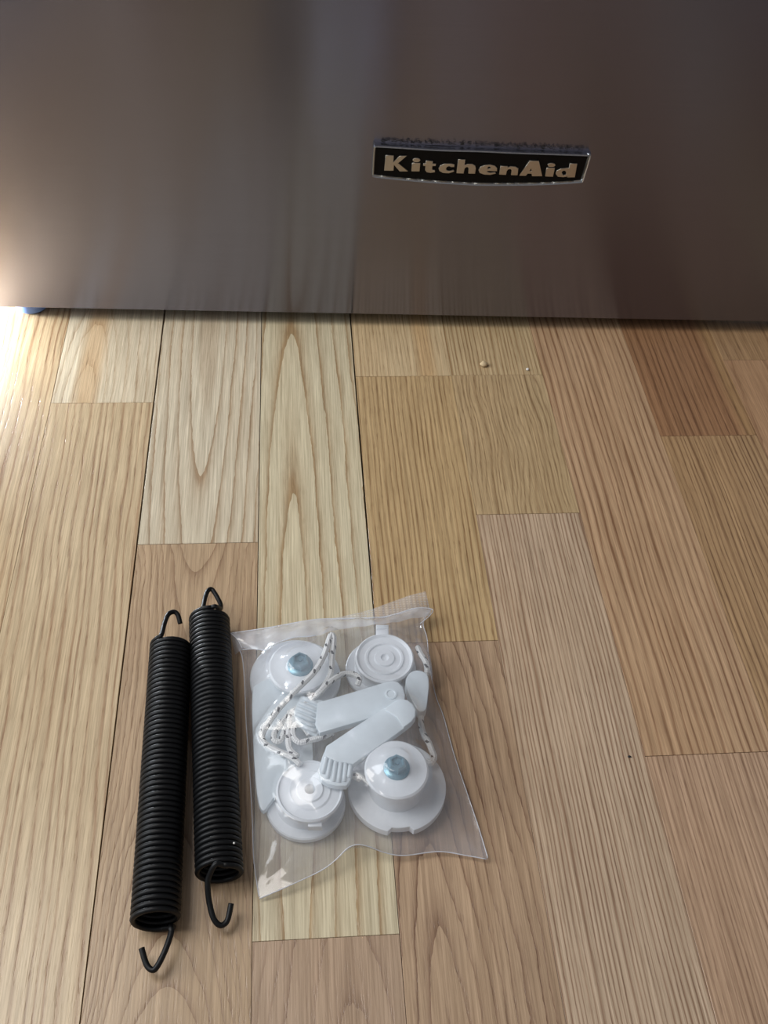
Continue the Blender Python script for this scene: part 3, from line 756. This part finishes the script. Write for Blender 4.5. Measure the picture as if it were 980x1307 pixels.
for it in range(700):                              # membrane stretched over the contents
    A = Z.copy()
    A[1:-1, 1:-1] = .25 * (Z[:-2, 1:-1] + Z[2:, 1:-1] + Z[1:-1, :-2] + Z[1:-1, 2:])
    A[1:-1, 1:-1] -= 0.000004
    A = np.maximum(A, zo)
    A[0], A[-1], A[:, 0], A[:, -1] = bz[0], bz[-1], bz[:, 0], bz[:, -1]
    Z = A
verts, faces = [], []
for j in range(NV):
    for i in range(NU):
        x, y, z = gx[j, i], gy[j, i], Z[j, i]
        e = min(1, i / 6, j / 6, (NU - 1 - i) / 6, (NV - 1 - j) / 6)
        w1 = mnoise.noise(Vector((x * 55, y * 55, 3.1))); w2 = mnoise.noise(Vector((x * 150 + y * 60, y * 40, 9.7)))
        z += e * (0.0010 * (abs(w1) ** .7) + 0.0006 * max(0, w2))
        verts.append((x, y, z))
for j in range(NV - 1):
    for i in range(NU - 1):
        a = j * NU + i; faces.append((a, a + NU, a + NU + 1, a + 1))
bc = W(460, 960)
bag = thing('plastic_bag', 'clear sealed plastic bag of white pulleys and cord lying on the floor beside the springs', 'bag', loc=bc)
me = bpy.data.meshes.new('front_film'); me.from_pydata(verts, [], faces)
link('front_film', me, M['film'], bag)
st = 5; vb, fb = [], []
js = list(range(0, NV, st)); is_ = list(range(0, NU, st))
if js[-1] != NV - 1: js.append(NV - 1)
if is_[-1] != NU - 1: is_.append(NU - 1)
for j in js:
    for i in is_:
        edge = i in (0, NU - 1) or j in (0, NV - 1)
        vb.append((gx[j, i], gy[j, i], bz[j, i] - .0003 if edge else .0006))
for a in range(len(js) - 1):
    for b in range(len(is_) - 1):
        k = a * len(is_) + b; fb.append((k, k + 1, k + len(is_) + 1, k + len(is_)))
me = bpy.data.meshes.new('back_film'); me.from_pydata(vb, [], fb)
link('back_film', me, M['film_back'], bag)
def strip(name, A, B, n, m_, mat, bulge=0.0, rough=0.0):
    A, B = curve_pts(A, n), curve_pts(B, n); v, f = [], []
    for j in range(m_ + 1):
        t = j / m_
        for i in range(n):
            p = A[i] * (1 - t) + B[i] * t
            p[2] += bulge * math.sin(math.pi * t) + rough * mnoise.noise(Vector((p[0] * 140, p[1] * 140, 5.0)))
            p[2] = max(p[2], .0006); v.append(tuple(p))
    for j in range(m_):
        for i in range(n - 1):
            a = j * n + i; f.append((a, a + 1, a + n + 1, a + n))
    me = bpy.data.meshes.new(name); me.from_pydata(v, [], f)
    return link(name, me, mat, bag)
# sealed flap sticking out beyond the top hem, hem turned over at the top, corner ear
strip('seal_flap', [(398, 793, .0100), (430, 788, .0090), (476, 777, .0070), (516, 762, .0060), (543, 754.5, .0060)],
      [(398, 793.5, .0108), (437, 791, .0103), (491, 788.5, .0098), (529, 778, .0088), (549, 779, .0068)], 60, 8, M['seal'], 0, .0006)
strip('top_hem', [(295, 808, .0100), (340, 801.5, .0110), (400, 791, .0120), (437, 789.5, .0115), (491, 787, .0110), (529, 776.5, .0100), (551, 777.5, .0080)],
      [(310, 827, .0100), (338, 829, .0165), (352, 821, .0200), (374, 814, .0208), (400, 812, .0200), (437, 803, .0185), (491, 796, .0190), (525, 790, .0130), (549, 786, .0085)], 90, 10, M['hem'], .0012, .0012)
strip('corner_ear', [(294, 808, .0100), (297, 822, .0050), (300, 836, .0020)], [(306, 810, .0100), (308, 820, .0080), (311, 829, .0060)], 14, 6, M['hem'], .0008, .0005)
bm = bmesh.new()
for C in (cb, cr, cl):
    tube_bm(bm, [Vector(p) for p in C[::2]], .00028, 5, uv=False)
for q in ([(295, 808, .0100), (340, 801.5, .0110), (400, 791, .0120), (437, 789.5, .0115), (491, 787, .0110), (529, 776.5, .0100), (551, 777.5, .0080), (549, 785, .0085), (536, 796, .0080)],  # hem and crease tubes: bright highlights drawn as white lines
          [(309, 829, .0100), (325, 828, .0130), (338, 830, .0170), (345, 825, .0190), (360, 818, .0208), (374, 813.5, .0215), (392, 812.5, .0210), (402, 811, .0200)],
          [(294, 808, .0104), (302, 815, .0106), (309, 827, .0106)]):
    tube_bm(bm, spline([W(*p) for p in q], 8), .00030, 5, uv=False)
from_bm('edge_and_highlights', bm, M['edge'], bag, smooth=True)

# ------------------------------------------------------------------ small bits on the floor
def bit(name, label, cat, px, py, rx, ry, rz_, mat, seed):
    random.seed(seed); c = W(px, py)
    bm = bmesh.new(); bmesh.ops.create_icosphere(bm, subdivisions=2, radius=1)
    for v in bm.verts:
        q = v.co * (1 + .35 * mnoise.noise(v.co * 1.7 + Vector((seed, 0, 0))))
        v.co = Vector((c.x + q.x * rx, c.y + q.y * ry, rz_ * (1 + q.z) * .98))
    tag(from_bm(name, bm, mat, None, smooth=True), label, cat)
bit('wood_chip', 'small pale wood chip on the short plank before the dishwasher', 'chip', 617, 467, .0026, .0024, .0018, M['chip'], 4)
bit('pebble', 'tiny white bead on the floor to the right of the wood chip', 'bead', 673, 472.5, .0011, .0010, .0009, M['crumb'], 9)
bit('black_speck', 'tiny black speck of dirt on the plank end joint at right', 'speck', 803, 966, .0009, .0006, .0003, M['plastic_dark'], 2)

# ------------------------------------------------------------------ lit flashlight under the dishwasher, just past the left edge
lm = NT('lamp_lens'); lm.b.inputs['Emission Color'].default_value = (0.86, 0.93, 1.0, 1); lm.b.inputs['Emission Strength'].default_value = 540.0
fp = W(-74, 395)
fl = thing('flashlight', 'lit flashlight lying under the left corner of the dishwasher', 'flashlight', loc=(fp.x, fp.y, 0))
fd = Vector((0.75, -0.55, 0)).normalized()
def cyl_path(name, prof, mat):
    bm = bmesh.new(); lathe_bm(bm, prof, (0, 0, 0), 40)
    q = Vector((0, 0, 1)).rotation_difference(fd).to_matrix().to_4x4()
    bmesh.ops.transform(bm, matrix=Matrix.Translation((fp.x, fp.y, .0165)) @ q, verts=bm.verts)
    return from_bm(name, bm, mat, fl, angle=.5)
cyl_path('body', [(0, -.11), (.010, -.11), (.011, -.105), (.011, -.03), (.016, -.012), (.0162, 0), (.0148, 0), (.0145, -.003), (0, -.003)], M['plastic_dark'])
cyl_path('lens', [(.0144, -.0026), (.0144, -.0016), (0, -.0010)], lm.m)
